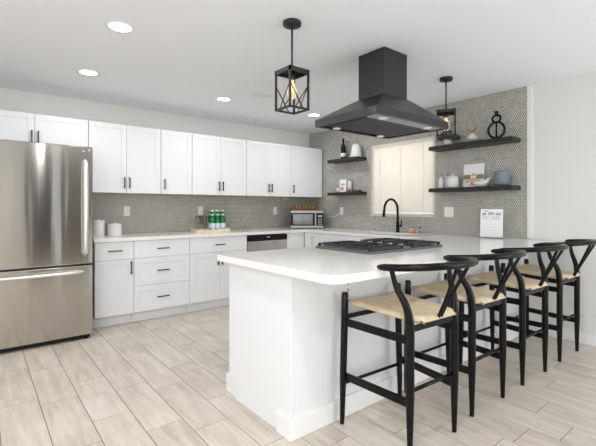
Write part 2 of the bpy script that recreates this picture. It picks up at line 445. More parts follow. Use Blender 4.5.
UZ0, UZ1 = 1.394, 2.156
def upper(label, x0, x1, doors, z0=UZ0, z1=UZ1, depth=.33, group='white upper cabinets'):
    """doors: list of (xa, xb, pull_x)"""
    t = thing('upper_cabinet', label, 'cabinet', ((x0+x1)/2, -depth/2, z0), group=None)
    bm = B((x0+.0008, x1-.0008, -depth, -.001, z0+.004, z1))
    obj('body', bm, 'cab', t)
    obj('bottom_panel', B((x0+.0012, x1-.0012, -depth+.001, -.008, z0-.001, z0+.0035)), 'birch', t)
    for xa, xb, px in doors:
        bm = bmesh.new(); shaker(bm, xa, xb, z0, z1, -depth-.021)
        d = obj('door', bm, 'cab', t, bevel=.0015, segs=1)
        bm = bmesh.new(); pull(bm, px, z0+(.115 if z1-z0 > .5 else .085), -depth-.021, .12)
        obj('handle', bm, 'bronze', d)
    return t
e = .027
upper('short white cabinet over the refrigerator with two doors', -4.31, -3.362, [(-4.31, -3.836, -3.836-e), (-3.836, -3.362, -3.836+e)], z0=1.842)
upper('white double-door upper cabinet just right of the refrigerator', -3.358, -2.592, [(-3.358, -2.976, -2.976-e), (-2.976, -2.592, -2.976+e)])
upper('single-door upper cabinet between two double-door cabinets left of the tray bottles', -2.588, -2.204, [(-2.588, -2.204, -2.588+e+.01)])
upper('white double-door upper cabinet above the tray of green bottles', -2.2, -1.422, [(-2.2, -1.811, -1.811-e), (-1.811, -1.422, -1.811+e)])
upper('narrower double-door upper cabinet above the dishwasher', -1.418, -.656, [(-1.418, -1.037, -1.037-e), (-1.037, -.656, -1.037+e)])
upper('single-door upper cabinet in the corner above the microwave', -.652, -.03, [(-.652, -.03, -.652+e+.01)])

TK, BT = .115, .878
FY = -.63
def base(label, x0, x1, fronts, name='base_cabinet'):
    t = thing(name, label, 'cabinet', ((x0+x1)/2, -.3, 0))
    obj('body', B((x0+.0008, x1-.0008, FY+.021, -.001, TK, BT)), 'cab', t)
    obj('toe_kick', B((x0+.0008, x1-.0008, -.552, -.54, .0005, TK-.0005)), 'cab', t)
    for kind, xa, xb, za, zb, px, pz, vert in fronts:
        bm = bmesh.new()
        (flatfront if kind == 'flat' else shaker)(bm, xa, xb, za, zb, FY)
        d = obj('drawer' if kind in ('flat', 'drawer') else 'door', bm, 'cab', t, bevel=.0015, segs=1)
        bm = bmesh.new(); pull(bm, px, pz, FY, .135, vert); obj('handle', bm, 'bronze', d)
    return t
D1 = .69
base('base cabinet beside the refrigerator with one drawer over one door', -3.36, -2.981,
     [('flat', -3.36, -2.981, D1, BT, -3.17, .785, False), ('door', -3.36, -2.981, TK, D1, -3.012, .60, True)])
base('base cabinet with a stack of three drawers', -2.979, -2.36,
     [('flat', -2.979, -2.36, D1, BT, -2.67, .785, False), ('drawer', -2.979, -2.36, .392, D1, -2.67, .545, False), ('drawer', -2.979, -2.36, TK, .392, -2.67, .255, False)])
base('base cabinet with one wide drawer over two doors left of the dishwasher', -2.358, -1.584,
     [('flat', -2.358, -1.584, D1, BT, -1.97, .785, False), ('door', -2.358, -1.971, TK, D1, -1.971-e, .60, True), ('door', -1.971, -1.584, TK, D1, -1.971+e, .60, True)])
dw = thing('dishwasher', 'stainless dishwasher with a black control strip under the back worktop', 'dishwasher', (-1.26, -.3, 0))
obj('body', B((-1.581, -.944, -.60, -.01, .02, .872)), 'darkplastic', dw)
obj('control_panel', B((-1.578, -.947, -.645, -.601, .80, .868)), 'darkplastic', dw, bevel=.006)
obj('door', B((-1.578, -.947, -.638, -.601, .10, .797)), 'steel', dw, bevel=.004)
obj('indicator', B((-1.285, -1.235, -.6458, -.645, .838, .846)), 'plastic', dw)
obj('kick_plate', B((-1.578, -.947, -.56, -.55, .001, .095)), 'darkplastic', dw)
# corner and right-hand run
cc = thing('corner_base_cabinet', 'plain white corner base unit below the microwave', 'cabinet', (-.45, -.4, 0))
obj('body', B((-.941, -.001, -.609, -.001, TK, BT)), 'cab', cc)
obj('filler_panel', B((-.941, -.632, -.628, -.6095, TK, BT)), 'cab', cc)
obj('toe_kick', B((-.941, -.56, -.552, -.54, .0005, TK-.0005)), 'cab', cc)
def base_right(label, y0, y1, doors):
    t = thing('base_cabinet', label, 'cabinet', (-.3, (y0+y1)/2, 0))
    sink = 'sink' in label
    if sink: obj('body', B((-.609, -.001, y0+.001, y1-.001, TK, .66), (-.609, -.59, y0+.001, y1-.001, .66, BT), (-.04, -.001, y0+.001, y1-.001, .66, BT), (-.59, -.04, y0+.001, y0+.02, .66, BT), (-.59, -.04, y1-.02, y1-.001, .66, BT)), 'cab', t)
    else: obj('body', B((-.609, -.001, y0+.001, y1-.001, TK, BT)), 'cab', t)
    obj('toe_kick', B((-.552, -.54, y0+.001, y1-.001, .0005, TK-.0005)), 'cab', t)
    R = Matrix.Rotation(-PI/2, 4, 'Z')      # (x,y)->(y,-x): front facing -X
    for ya, yb, py in doors:
        # build facing -Y in (u = -y) space, then rotate
        bm = bmesh.new(); shaker(bm, -yb, -ya, TK, BT, FY); bmesh.ops.transform(bm, matrix=R, verts=bm.verts)
        d = obj('door', bm, 'cab', t, bevel=.0015, segs=1)
        bm = bmesh.new(); pull(bm, -py, .775, FY, .13); bmesh.ops.transform(bm, matrix=R, verts=bm.verts)
        obj('handle', bm, 'chrome', d)
    return t
base_right('base cabinet under the two left wall shelves with a slim vertical pull', -1.38, -.64, [(-1.38, -.64, -.83)])
base_right('sink base cabinet under the black faucet', -2.3, -1.382, [(-2.3, -1.842, -1.81), (-1.841, -1.382, -1.88)])

# worktops
CT0, CT1 = .881, .9184
def round_poly(pts, r, k=6):
    out = []; n = len(pts)
    for i in range(n):
        p = Vector(pts[i][:2]); rr = pts[i][2] if len(pts[i]) > 2 else r
        a = Vector(pts[i-1][:2]); b = Vector(pts[(i+1) % n][:2])
        if rr == 0: out.append(tuple(p)); continue
        da = (a-p).normalized(); db = (b-p).normalized()
        p0 = p+da*rr; p1 = p+db*rr
        for j in range(k+1):
            t = j/k; out.append(tuple(p0*(1-t)**2+p*2*t*(1-t)+p1*t*t))
    return out
SX0, SX1, SY0, SY1 = -.52, -.18, -2.2, -1.5
bm = bmesh.new()
box(bm, -3.37, -.008, -.645, -.008, CT0, CT1)
box(bm, -.645, -.008, SY1, -.645, CT0, CT1)
box(bm, -.645, SX0, SY0, SY1, CT0, CT1); box(bm, SX1, -.008, SY0, SY1, CT0, CT1)
box(bm, -.645, -.008, -2.588, SY0, CT0, CT1)
tag(obj('worktop', bm, 'quartz', loc=(-1.7, -.3, CT0)), 'white quartz worktop running along the back wall and under the window', 'countertop')
bm = bmesh.new()
PX, PYK, PYS = -3.035, -2.60, -3.728
prism(bm, round_poly([(-.008, PYK, 0), (-.008, PYS, 0), (PX, PYS, .10), (PX, PYK, .03)], 0), CT0-.003, CT1)
tag(obj('peninsula_worktop', bm, 'quartz', bevel=.003, loc=(-1.5, -3.1, CT0)), 'long white quartz slab on the peninsula with a rounded outer corner', 'countertop')

# peninsula body
pe = thing('peninsula', 'white panelled peninsula base behind the row of bar stools', 'cabinet', (-1.5, -3.0, 0))
XE = -2.985; YS = -3.357; YK = -2.695
bm = bmesh.new()
box(bm, XE+.02, -.001, YS, YK+.02, TK, .877); box(bm, XE+.02, -.001, YS, YK+.08, .0005, TK)
obj('body', bm, 'cab', pe)
bm = bmesh.new()           # end panel with a toe notch cut at the kitchen side
lo = [(YS, .0005), (YK+.0-.075, .0005), (YK-.075, .118), (YK, .118), (YK, .877), (YS, .877)]
v0 = [bm.verts.new((XE, y, z)) for y, z in lo]; v1 = [bm.verts.new((XE+.0195, y, z)) for y, z in lo]
bm.faces.new(v0); bm.faces.new(v1[::-1])
for i in range(6): bm.faces.new((v0[i], v0[(i+1) % 6], v1[(i+1) % 6], v1[i]))
obj('end_panel', bm, 'cab', pe, bevel=.001, segs=1)
bm = bmesh.new()
box(bm, XE-.014, -.015, YS-.0145, YS-.0003, .0005, .118); box(bm, XE-.0145, XE-.0003, YS, YS+.115, .0005, .118)
obj('skirting', bm, 'trim', pe, bevel=.003)
bm = bmesh.new()
R = Matrix.Rotation(PI, 4, 'Z')
for i in range(5):
    a = .06+i*.58; b = a+.58
    s = bmesh.new(); 
    shaker(bm, a, b, TK, BT-.004, -(-YK)-0 if False else -(-YK+0) , t=.018)
# fronts face +Y on the kitchen side
for v in bm.verts: v.co = Vector((-v.co.x, YK-(v.co.y-YK)+.0385, v.co.z))
obj('door_fronts', bm, 'cab', pe)
po = thing('outlet', 'white outlet on the peninsula panel under the worktop overhang', 'outlet', (-2.56, YS, .765))
obj('plate', B((-2.583, -2.537, YS-.006, YS-.0005, .712, .812)), 'plastic', po, bevel=.002)
for q in (.772, .732): obj('socket', B((-2.571, -2.551, YS-.0068, YS-.006, q, q+.018)), 'ink', po)

# ------------------------------------------------------------------ refrigerator
fr = thing('refrigerator', 'large stainless refrigerator with a bottom freezer drawer', 'refrigerator', (-3.885, -.45, 0))
fx0, fx1, fy = -4.335, -3.427, -.88
obj('body', B((fx0+.006, fx1-.006, -.80, -.05, .052, 1.775)), mat('fridge_side', (92, 92, 93), .4, .5), fr, bevel=.004)
d = obj('upper_door', B((fx0, fx1, fy, -.803, .708, 1.802)), 'steel', fr, bevel=.008)
def curved_bar(bm, p0, p1, out, r=.014, w=1.0):
    p0 = Vector(p0); p1 = Vector(p1); o = Vector(out); pts = [p0]
    for i in range(13):
        t = i/12; pts.append(p0.lerp(p1, .02+.96*t)+o*(.62+.38*math.sin(PI*t)))
    pts.append(p1); return pts
bm = bmesh.new(); tube(bm, curved_bar(bm, (-3.494, fy, .80), (-3.494, fy, 1.665), (0, -.055, 0)), .020, 10)
obj('handle', bm, 'satinsteel', d)
obj('badge', B((-3.515, -3.495, fy-.002, fy-.0002, 1.752, 1.764)), 'chrome', d)
obj('screw_cap', B((-3.468, -3.452, fy-.002, fy-.0002, 1.764, 1.776)), 'chrome', d)
d = obj('freezer_drawer', B((fx0, fx1, fy, -.803, .046, .694)), 'steel', fr, bevel=.008)
bm = bmesh.new(); tube(bm, curved_bar(bm, (fx0+.06, fy, .637), (fx1-.085, fy, .637), (0, -.055, 0)), .0155, 10)
obj('handle', bm, 'satinsteel', d)
obj('base_grille', B((fx0+.02, fx1-.02, -.85, -.80, .012, .044)), 'darkplastic', fr)
for x in (fx0+.05, fx1-.05):
    for y in (-.83, -.12):
        bm = bmesh.new(); lathe(bm, [(.022, 0), (.022, .05), (0, .05)], (x, y), 12, z=.0005); obj('foot', bm, 'darkplastic', fr)

# ------------------------------------------------------------------ range hood
hc = Vector((-1.756, -2.965))
hd = thing('range_hood', 'black stainless island hood hanging over the cooktop', 'range hood', (hc.x, hc.y, 1.865))
obj('chimney', B((hc.x-.139, hc.x+.139, hc.y-.131, hc.y+.131, 2.08, H-.001)), 'hoodmetal', hd, bevel=.002, segs=1)
hx, hy, z0, z1, z2 = .445, .31, 1.865, 1.918, 2.09
bm = bmesh.new()
def ring(bm, ax, ay, z): return [bm.verts.new((hc.x+sx*ax, hc.y+sy*ay, z)) for sx, sy in ((-1, -1), (1, -1), (1, 1), (-1, 1))]
rs = [ring(bm, hx-.03, hy-.03, z0+.012), ring(bm, hx-.03, hy-.03, z0), ring(bm, hx, hy, z0), ring(bm, hx, hy, z1), ring(bm, .141, .133, z2)]
for a, b in zip(rs, rs[1:]):
    for i in range(4): bm.faces.new((a[i], a[(i+1) % 4], b[(i+1) % 4], b[i]))
bm.faces.new(rs[-1]); bm.faces.new(rs[0][::-1])
obj('canopy', bm, 'hoodmetal', hd)
for k in range(3):
    bm = bmesh.new(); xa = hc.x-.36+k*.24+.004; xb = xa+.232
    box(bm, xa, xb, hc.y-.16, hc.y+.21, z0+.001, z0+.011)
    for j in range(11): box(bm, xa+.012+j*.02, xa+.018+j*.02, hc.y-.15, hc.y+.20, z0-.003, z0+.001)
    obj('grease_filter', bm, 'filtersteel', hd)
obj('control_strip', B((hc.x-.40, hc.x+.40, hc.y-.272, hc.y-.175, z0+.003, z0+.0115)), 'hoodunder', hd)
for sx in (-.27, .27):
    for yy in (-.225, .245):
        bm = bmesh.new(); lathe(bm, [(0, -.004), (.03, -.004), (.034, 0), (.034, .003), (0, .003)], (hc.x+sx, hc.y+yy), 20, z=z0+.0)
        obj('lamp', bm, 'hoodlamp', hd)

# ------------------------------------------------------------------ cooktop
ck = thing('gas_cooktop', 'stainless gas cooktop with black cast-iron grates on the peninsula', 'cooktop', (-1.76, -2.985, CT1))
kx0, kx1, ky0, ky1 = -2.245, -1.385, -3.265, -2.71
obj('tray', B((kx0, kx1, ky0, ky1, CT1+.0005, CT1+.0175)), 'filtersteel', ck, bevel=.004)
obj('centre_plate', B(((kx0+kx1)/2-.05, (kx0+kx1)/2+.05, ky0+.03, ky1-.03, CT1+.0176, CT1+.0195)), 'silver', ck)
def grate(x0, x1, y0, y1):
    bm = bmesh.new(); z = CT1+.036; t = .009
    for x in (x0, x1): box(bm, x-t, x+t, y0, y1, z-.006, z+.006)
    for y in (y0, (y0+y1)/2, y1): box(bm, x0, x1, y-t, y+t, z-.006, z+.006)
    nx = 7
    for i in range(1, nx):
        x = x0+(x1-x0)*i/nx
        for a, b in ((y0, y0+.085), ((y0+y1)/2-.07, (y0+y1)/2+.07), (y1-.085, y1)): box(bm, x-.006, x+.006, a, b, z-.006, z+.010)
    for y in (y0+(y1-y0)*.25, y0+(y1-y0)*.75):
        box(bm, x0, x0+.09, y-.005, y+.005, z-.006, z+.009); box(bm, x1-.09, x1, y-.005, y+.005, z-.006, z+.009)
    for x in (x0, x1):
        for y in (y0, y1): box(bm, x-.009, x+.009, y-.009, y+.009, CT1+.0178, z+.004)
    obj('grate', bm, 'iron', ck)
    for y in (y0+(y1-y0)*.25, y0+(y1-y0)*.75):
        bm = bmesh.new(); lathe(bm, [(.045, 0), (.045, .005), (.034, .006), (.034, .010), (0, .011)], ((x0+x1)/2, y), 20, z=CT1+.0178)
        obj('burner', bm, 'iron', ck)
grate(kx0+.02, kx0+.365, ky0+.025, ky1-.025)
grate(kx1-.365, kx1-.02, ky0+.025, ky1-.025)
for i in range(5):
    bm = bmesh.new(); lathe(bm, [(.02, 0), (.018, .022), (0, .023)], ((kx0+kx1)/2, ky0+.08+i*.1), 16, z=CT1+.0196)
    obj('knob', bm, 'chrome', ck)

# ------------------------------------------------------------------ downlights, vent, pendants
for (x, y), lab in (((-3.53, -2.19), 'round recessed ceiling light nearest the top left, the largest in view'), ((-3.50, -1.06), 'round recessed ceiling light in front of the cabinet over the refrigerator'),
                    ((-2.135, -1.04), 'round recessed ceiling light in front of the middle upper cabinets'), ((-.85, -1.09), 'recessed ceiling light just left of the hood, above the microwave corner')):
    t = thing('recessed_light', lab, 'ceiling light', (x, y, H), group='recessed ceiling lights')
    bm = bmesh.new(); lathe(bm, [(.072, 0), (.090, -.001), (.092, -.004), (.074, -.006), (.072, 0)], (x, y), 32, z=H-.0005)
    obj('trim_ring', bm, 'trim', t)
    bm = bmesh.new(); lathe(bm, [(0, -.003), (.0715, -.003), (.0715, -.0005), (0, -.0005)], (x, y), 32, z=H)
    obj('lens', bm, 'lamplens', t)
    l = bpy.data.lights.new('downlight_beam', 'AREA'); l.shape = 'DISK'; l.size = .13; l.energy = 7; l.color = (1, .985, .975)
    lo = bpy.data.objects.new('downlight_beam', l); COL.objects.link(lo); lo.location = (0, 0, -.01); lo.parent = t
for x, y in ((-5.4, -2.2), (-5.4, -4.4), (-3.5, -4.3), (-4.4, -6.0), (-2.2, -6.0)):   # downlights added outside the frame for more light from above
    t = thing('recessed_light', 'added round recessed ceiling light outside the frame', 'ceiling light', (x, y, H), group='added fill lights outside the frame')
    bm = bmesh.new(); lathe(bm, [(.072, 0), (.090, -.001), (.092, -.004), (.074, -.006), (.072, 0)], (x, y), 24, z=H-.0005)
    obj('trim_ring', bm, 'trim', t)
    bm = bmesh.new(); lathe(bm, [(0, -.003), (.0715, -.003), (.0715, -.0005), (0, -.0005)], (x, y), 24, z=H)
    obj('lens', bm, 'lamplens', t)
    l = bpy.data.lights.new('downlight_beam', 'AREA'); l.shape = 'DISK'; l.size = .13; l.energy = 15; l.color = (1, .985, .975)
    lo = bpy.data.objects.new('downlight_beam', l); COL.objects.link(lo); lo.location = (0, 0, -.01); lo.parent = t
vt = thing('ceiling_vent', 'small square white ceiling vent left of the hood', 'vent', (-1.87, -1.46, H))
obj('frame', B((-1.97, -1.77, -1.53, -1.51, H-.01, H-.0005), (-1.97, -1.77, -1.41, -1.39, H-.01, H-.0005), (-1.97, -1.95, -1.51, -1.41, H-.01, H-.0005), (-1.79, -1.77, -1.51, -1.41, H-.01, H-.0005)), 'trim', vt)
obj('backing', B((-1.95, -1.79, -1.51, -1.41, H-.003, H-.0006)), 'ventdark', vt)
bm = bmesh.new()
for i in range(4): box(bm, -1.949, -1.791, -1.505+i*.024, -1.493+i*.024, H-.009, H-.005)
obj('louvres', bm, 'trim', vt)

def pendant(label, x, y, zt, zb, w=.075, rz=0):
    t = thing('lantern_pendant', label, 'pendant light', (x, y, H), group=None)
    bm = bmesh.new(); lathe(bm, [(0, -.0005), (.058, -.0005), (.06, -.006), (.058, -.026), (.03, -.034), (0, -.034)], (x, y), 28, z=H)
    obj('canopy', bm, 'blackmetal', t)
    bm = bmesh.new(); tube(bm, [(x, y, H-.03), (x, y, zt)], .0065, 10); obj('rod', bm, 'blackmetal', t)
    bm = bmesh.new(); b = .006
    for sx in (-1, 1):
        for sy in (-1, 1): box(bm, x+sx*w-b, x+sx*w+b, y+sy*w-b, y+sy*w+b, zb, zt)
    for s in (-1, 1):
        for z in (zb+b,):
            box(bm, x-w, x+w, y+s*w-b, y+s*w+b, z-b, z+b); box(bm, x+s*w-b, x+s*w+b, y-w, y+w, z-b, z+b)
    for s in (-1, 1):      # V / X bars on every face
        for d in (-1, 1):
            tube(bm, [(x+d*w, y+s*w, zt-.10), (x-d*w*.45, y+s*w, zb+.006)], .0035, 6)
            tube(bm, [(x+s*w, y+d*w, zt-.10), (x+s*w, y-d*w*.45, zb+.006)], .0035, 6)
    obj('cage', bm, 'blackmetal', t)
    bm = bmesh.new()
    for s in (-1, 1):
        box(bm, x-w-b, x+w+b, y+s*w-b, y+s*w+b, zt-.026, zt); box(bm, x+s*w-b, x+s*w+b, y-w, y+w, zt-.026, zt)
    box(bm, x-w, x+w, y-w, y+w, zt-.006, zt)
    obj('top_frame', bm, 'blackmetal', t)
    bm = bmesh.new(); lathe(bm, [(0, 0), (.022, 0), (.022, -.05), (.017, -.055), (0, -.055)], (x, y), 18, z=zt-.006); obj('socket', bm, 'blackmetal', t)
    bm = bmesh.new(); lathe(bm, [(.013, 0), (.014, -.02), (.024, -.045), (.031, -.075), (.030, -.095), (.020, -.118), (0, -.128)], (x, y), 20, z=zt-.062)
    bu = obj('bulb', bm, 'bulbglass', t)
    bm = bmesh.new()
    for a in range(4):
        c, s_ = math.cos(a*PI/2)*.011, math.sin(a*PI/2)*.011
        tube(bm, [(x+c*.5, y+s_*.5, zt-.08), (x+c, y+s_, zt-.15)], .0016, 6)
    obj('filament', bm, 'filament', bu)
    t.rotation_euler = (0, 0, rz)
pendant('black open lantern pendant hanging left of the range hood', -2.674, -2.967, 2.125, 1.863)
pendant('black open lantern pendant hanging right of the range hood by the shelves', -.86, -2.982, 2.135, 1.892, .078, math.radians(31))

# ------------------------------------------------------------------ wall shelves
def shelf(label, y0, y1, z0, z1=None):
    z1 = z1 or z0+.043
    return tag(obj('floating_shelf', B((-.205, -.0065, y0, y1, z0, z1)), 'darkshelf', bevel=.002, loc=(-.1, (y0+y1)/2, z0)), label, 'shelf', None)
shelf('dark floating shelf left of the window, upper one, holding a wine bottle', -1.255, -.655, 1.897)
shelf('dark floating shelf left of the window, lower one, above the outlet', -1.255, -.655, 1.413)
shelf('dark floating shelf right of the window, upper one, holding the gourd ornament', -3.295, -2.368, 1.890)
shelf('dark floating shelf right of the window, lower one, holding the blue-grey pot', -3.295, -2.368, 1.410)
ZU, ZL = 1.9405, 1.4565
ZUR, ZLR = 1.9335, 1.4535

wb = thing('wine_bottle', 'dark wine bottle on the upper shelf left of the window', 'bottle', (-.1, -.885, ZU))
bm = bmesh.new(); lathe(bm, [(0, 0), (.036, 0), (.038, .004), (.038, .175), (.034, .195), (.015, .225), (.0135, .24), (.0135, .30), (0, .30)], n=20)
obj('glass_body', bm, 'wine', wb, local=True)
bm = bmesh.new(); lathe(bm, [(.0385, .03), (.0387, .03), (.0387, .085), (.0385, .085)], n=20); obj('paper_label', bm, 'paper', wb, local=True)
bm = bmesh.new(); lathe(bm, [(.0143, .235), (.0145, .302), (0, .303)], n=16); obj('foil', bm, 'black', wb, local=True)
def single(name, bm, m, loc, label, cat, group=None, bevel=0, rotz=0, segs=2):
    o = obj(name, bm, m, loc=None, bevel=bevel, segs=segs); o.location = loc; o.rotation_euler = (0, 0, rotz)
    return tag(o, label, cat, group)
bm = bmesh.new(); lathe(bm, [(0, .003), (.034, .003), (.036, .01), (.036, .12), (.018, .17), (.018, .215), (.026, .24), (.024, .24), (.016, .215), (.016, .17), (.033, .12), (.033, .012), (0, .012)], n=20)
single('carafe', bm, 'glass', (-.1, -1.0, ZU), 'clear glass carafe between the wine bottle and the white ribbed vase', 'carafe')
bm = bmesh.new(); prof = [(0, 0), (.075, 0), (.08, .01)]
for i in range(9):
    h = .02+i*.02; r = .080-.0028*i-(.003 if i % 2 else 0); prof.append((r, h))
prof = prof[:8]+[(.064, .135), (.062, .15), (.054, .168), (.046, .180), (.034, .190), (.020, .196), (0, .198)]
lathe(bm, prof, n=24); single('ribbed_vase', bm, 'ceramic', (-.105, -1.14, ZU), 'white ribbed domed vase on the upper shelf left of the window', 'vase')
# lower left shelf
cd = thing('greeting_card', 'white upright card with pink print on the lower shelf left of the window', 'card', (-.12, -.90, ZL), rotz=-PI/2+.25)
obj('card', B((-.055, .055, -.002, .002, .0005, .185)), 'paper', cd, local=True)
obj('print', B((-.04, .01, -.0035, -.0025, .03, .08), (-.03, .03, -.0035, -.0025, .10, .125)), 'pinkprint', cd, local=True)
bm = bmesh.new(); lathe(bm, [(0, 0), (.024, 0), (.028, .06), (.026, .06), (.022, .006), (0, .006)], n=18)
single('small_cup', bm, 'ceramic', (-.12, -.80, ZL), 'tiny white cup at the left end of the lower left shelf', 'cup')
cn = thing('lidded_jar', 'narrow white jar with a grey lid beside the pink-printed card', 'jar', (-.07, -.985, ZL))
bm = bmesh.new(); lathe(bm, [(0, 0), (.03, 0), (.03, .15), (.02, .165), (0, .165)], n=18); obj('jar', bm, 'ceramic', cn, local=True)
bm = bmesh.new(); lathe(bm, [(.021, .1655), (.021, .185), (0, .187)], n=18); obj('lid', bm, 'greyplate', cn, local=True)
bm = bmesh.new(); lathe(bm, [(0, .0), (.09, 0), (.1, .025), (.096, .025), (.088, .006), (0, .006)], n=28)
single('glass_dish', bm, 'glass', (-.105, -1.12, ZL+.0005), 'low clear glass dish at the right end of the lower left shelf', 'dish')

# upper right shelf
pl = thing('potted_plant', 'small leafy green plant in a white pot on the upper right shelf', 'plant', (-.11, -2.56, ZUR))
bm = bmesh.new(); lathe(bm, [(0, 0), (.04, 0), (.052, .07), (.048, .07), (.04, .055), (0, .055)], n=20); obj('pot', bm, 'ceramic', pl, local=True)
bm = bmesh.new()
for i in range(260):
    a = random.uniform(0, 2*PI); r = .135*math.sqrt(random.random()); h = .06+.12*random.random()*(1-(r/.15)**2)+.0
    r = min(r, .095) if abs(math.cos(a)) > .6 else r
    c = Vector((r*math.cos(a)*.72, r*math.sin(a), h)); s = random.uniform(.018, .030)
    t = Vector((math.cos(a), math.sin(a), random.uniform(-.4, .8))).normalized(); n = t.cross(Vector((random.random()-.5, random.random()-.5, 1))).normalized()
    v = [bm.verts.new(c-t*s), bm.verts.new(c+n*s*.5), bm.verts.new(c+t*s), bm.verts.new(c-n*s*.5)]; bm.faces.new(v)
for i in range(16):
    a = i*2*PI/16+.1; tube(bm, [(0, 0, .05), (.03*math.cos(a), .035*math.sin(a), .09), (.06*math.cos(a), .1*math.sin(a), .085)], .0015, 5)
obj('foliage', bm, 'leaf', pl, local=True)
bm = bmesh.new(); lathe(bm, [(0, 0), (.09, 0), (.112, .024), (.107, .026), (.085, .006), (0, .006)], n=32)
pt = single('grey_plate', bm, 'greyplate', (-.113, -2.84, ZUR), 'shallow grey-blue plate under the cream ornament on the upper right shelf', 'plate')
rt = thing('cream_ornament', 'cream domed ornament topped by a copper sprig on the grey plate', 'ornament', (-.108, -2.84, ZUR+.0065))
bm = bmesh.new(); lathe(bm, [(0, 0), (.066, 0), (.068, .012), (.056, .045), (.036, .075), (.018, .095), (0, .10)], n=24); obj('base', bm, 'cream', rt, local=True)
bm = bmesh.new()
for s, l in ((-1, .045), (1, .055)):
    tube(bm, smooth_path([(0, 0, .095), (0, s*l*.35, .125), (0, s*l*.9, .14), (0, s*l, .175)], 4), [.007, .007, .007, .0075, .0075, .0075, .0075, .007, .006, .005, .004, .003, .002], 8)
obj('sprig', bm, 'copper', rt, local=True)
go = thing('gourd_ornament', 'black open-ring gourd-shaped ornament on the upper right shelf', 'ornament', (-.11, -3.10, ZUR), rotz=PI/2+.25)
bm = bmesh.new()
rg = lambda cz, a, b: [(a*math.cos(t*2*PI/32), 0, cz+b*math.sin(t*2*PI/32)) for t in range(32)]
tube(bm, rg(.098, .076, .082), .0115, 8, closed=True); obj('lower_ring', bm, 'black', go, local=True)
bm = bmesh.new(); tube(bm, rg(.214, .038, .038), .0115, 8, closed=True); obj('upper_ring', bm, 'black', go, local=True)
bm = bmesh.new(); tube(bm, [(0, 0, .018), (0, 0, .175)], .008, 8); obj('centre_bar', bm, 'black', go, local=True)
bm = bmesh.new(); lathe(bm, [(0, .25), (.016, .25), (.014, .268), (.022, .284), (.022, .29), (0, .29)], n=14); obj('stem', bm, 'black', go, local=True)
obj('foot', B((-.035, .035, -.014, .014, 0, .014)), 'black', go, local=True, bevel=.002)

# lower right shelf
def soap(label, x, y, h, m):
    t = thing('pump_bottle', label, 'bottle', (x, y, ZLR))
    bm = bmesh.new(); lathe(bm, [(0, 0), (.027, 0), (.029, .006), (.029, h*.62), (.012, h*.75), (.012, h*.82), (0, h*.82)], n=18); obj('bottle', bm, m, t, local=True)
    bm = bmesh.new(); lathe(bm, [(.009, h*.821), (.009, h*.93), (.013, h*.94), (.013, h), (0, h)], n=12); obj('cap', bm, 'greyplate', t, local=True)
soap('slim white bottle at the left end of the lower right shelf', -.12, -2.48, .165, 'ceramic')
soap('slim white bottle beside the lidded white canister on the lower right shelf', -.07, -2.53, .175, 'ceramic')
cr = thing('lidded_canister', 'white round canister with a knobbed lid on the lower right shelf', 'canister', (-.12, -2.625, ZLR))
bm = bmesh.new(); lathe(bm, [(0, 0), (.05, 0), (.062, .012), (.062, .105), (.056, .118), (0, .118)], n=28); obj('jar', bm, 'ceramic', cr, local=True)
bm = bmesh.new(); lathe(bm, [(.063, .1185), (.06, .128), (.02, .138), (.012, .142), (.014, .155), (0, .16)], n=28); obj('lid', bm, 'ceramic', cr, local=True)
bk = thing('picture_card', 'square print of a figure with raised arms leaning on the tiled wall', 'picture', (-.055, -2.825, ZLR+.004), rotz=-PI/2)
Rt = Matrix.Rotation(-.10, 4, 'X')
def tilt(bm): bmesh.ops.transform(bm, matrix=Rt, verts=bm.verts); return bm
obj('board', tilt(B((-.115, .115, -.006, .006, .0, .255))), 'paper', bk, local=True)
obj('field_print', tilt(B((-.112, -.03, -.0075, -.0065, .085, .135), (.03, .112, -.0075, -.0065, .085, .135))), 'oliveprint', bk, local=True)
bm = bmesh.new()
tube(bm, [(0, -.008, .02), (0, -.008, .1)], [.034, .026], 12); tube(bm, [(0, -.008, .12), (0, -.008, .15)], [.02, .02], 12)
tube(bm, [(-.02, -.008, .09), (-.05, -.008, .07), (-.085, -.008, .05)], .011, 8); tube(bm, [(.02, -.008, .09), (.05, -.008, .07), (.085, -.008, .05)], .011, 8)
for v in bm.verts: v.co.y = -.0078+(v.co.y+.008)*.03
obj('figure_print', tilt(bm), 'skin', bk, local=True)
bw = thing('boat_bowl', 'white ceramic boat-shaped bowl with a raised spout on the lower right shelf', 'bowl', (-.135, -2.955, ZLR))
bm = bmesh.new(); lathe(bm, [(0, 0), (.038, 0), (.058, .03), (.062, .052), (.058, .052), (.05, .03), (.03, .01), (0, .008)], n=28)
for v in bm.verts:
    v.co.y *= 1.45
    if v.co.y < -.04: v.co.z += (-.04-v.co.y)*.75*(v.co.z/.05)
    v.co.x *= .9
obj('bowl', bm, 'ceramic', bw, local=True)
bm = bmesh.new(); tube(bm, [(0, -.03, .045), (0, -.1, .088)], [.006, .009], 8); obj('pestle', bm, 'ceramic', bw, local=True)
bm = bmesh.new(); lathe(bm, [(0, 0), (.058, 0), (.074, .02), (.079, .06), (.077, .125), (.073, .15), (.068, .15), (.072, .12), (.07, .03), (0, .02)], n=32)
single('blue_pot', bm, 'bluepot', (-.11, -3.155, ZLR), 'blue-grey rounded ceramic pot on the lower right shelf', 'pot')

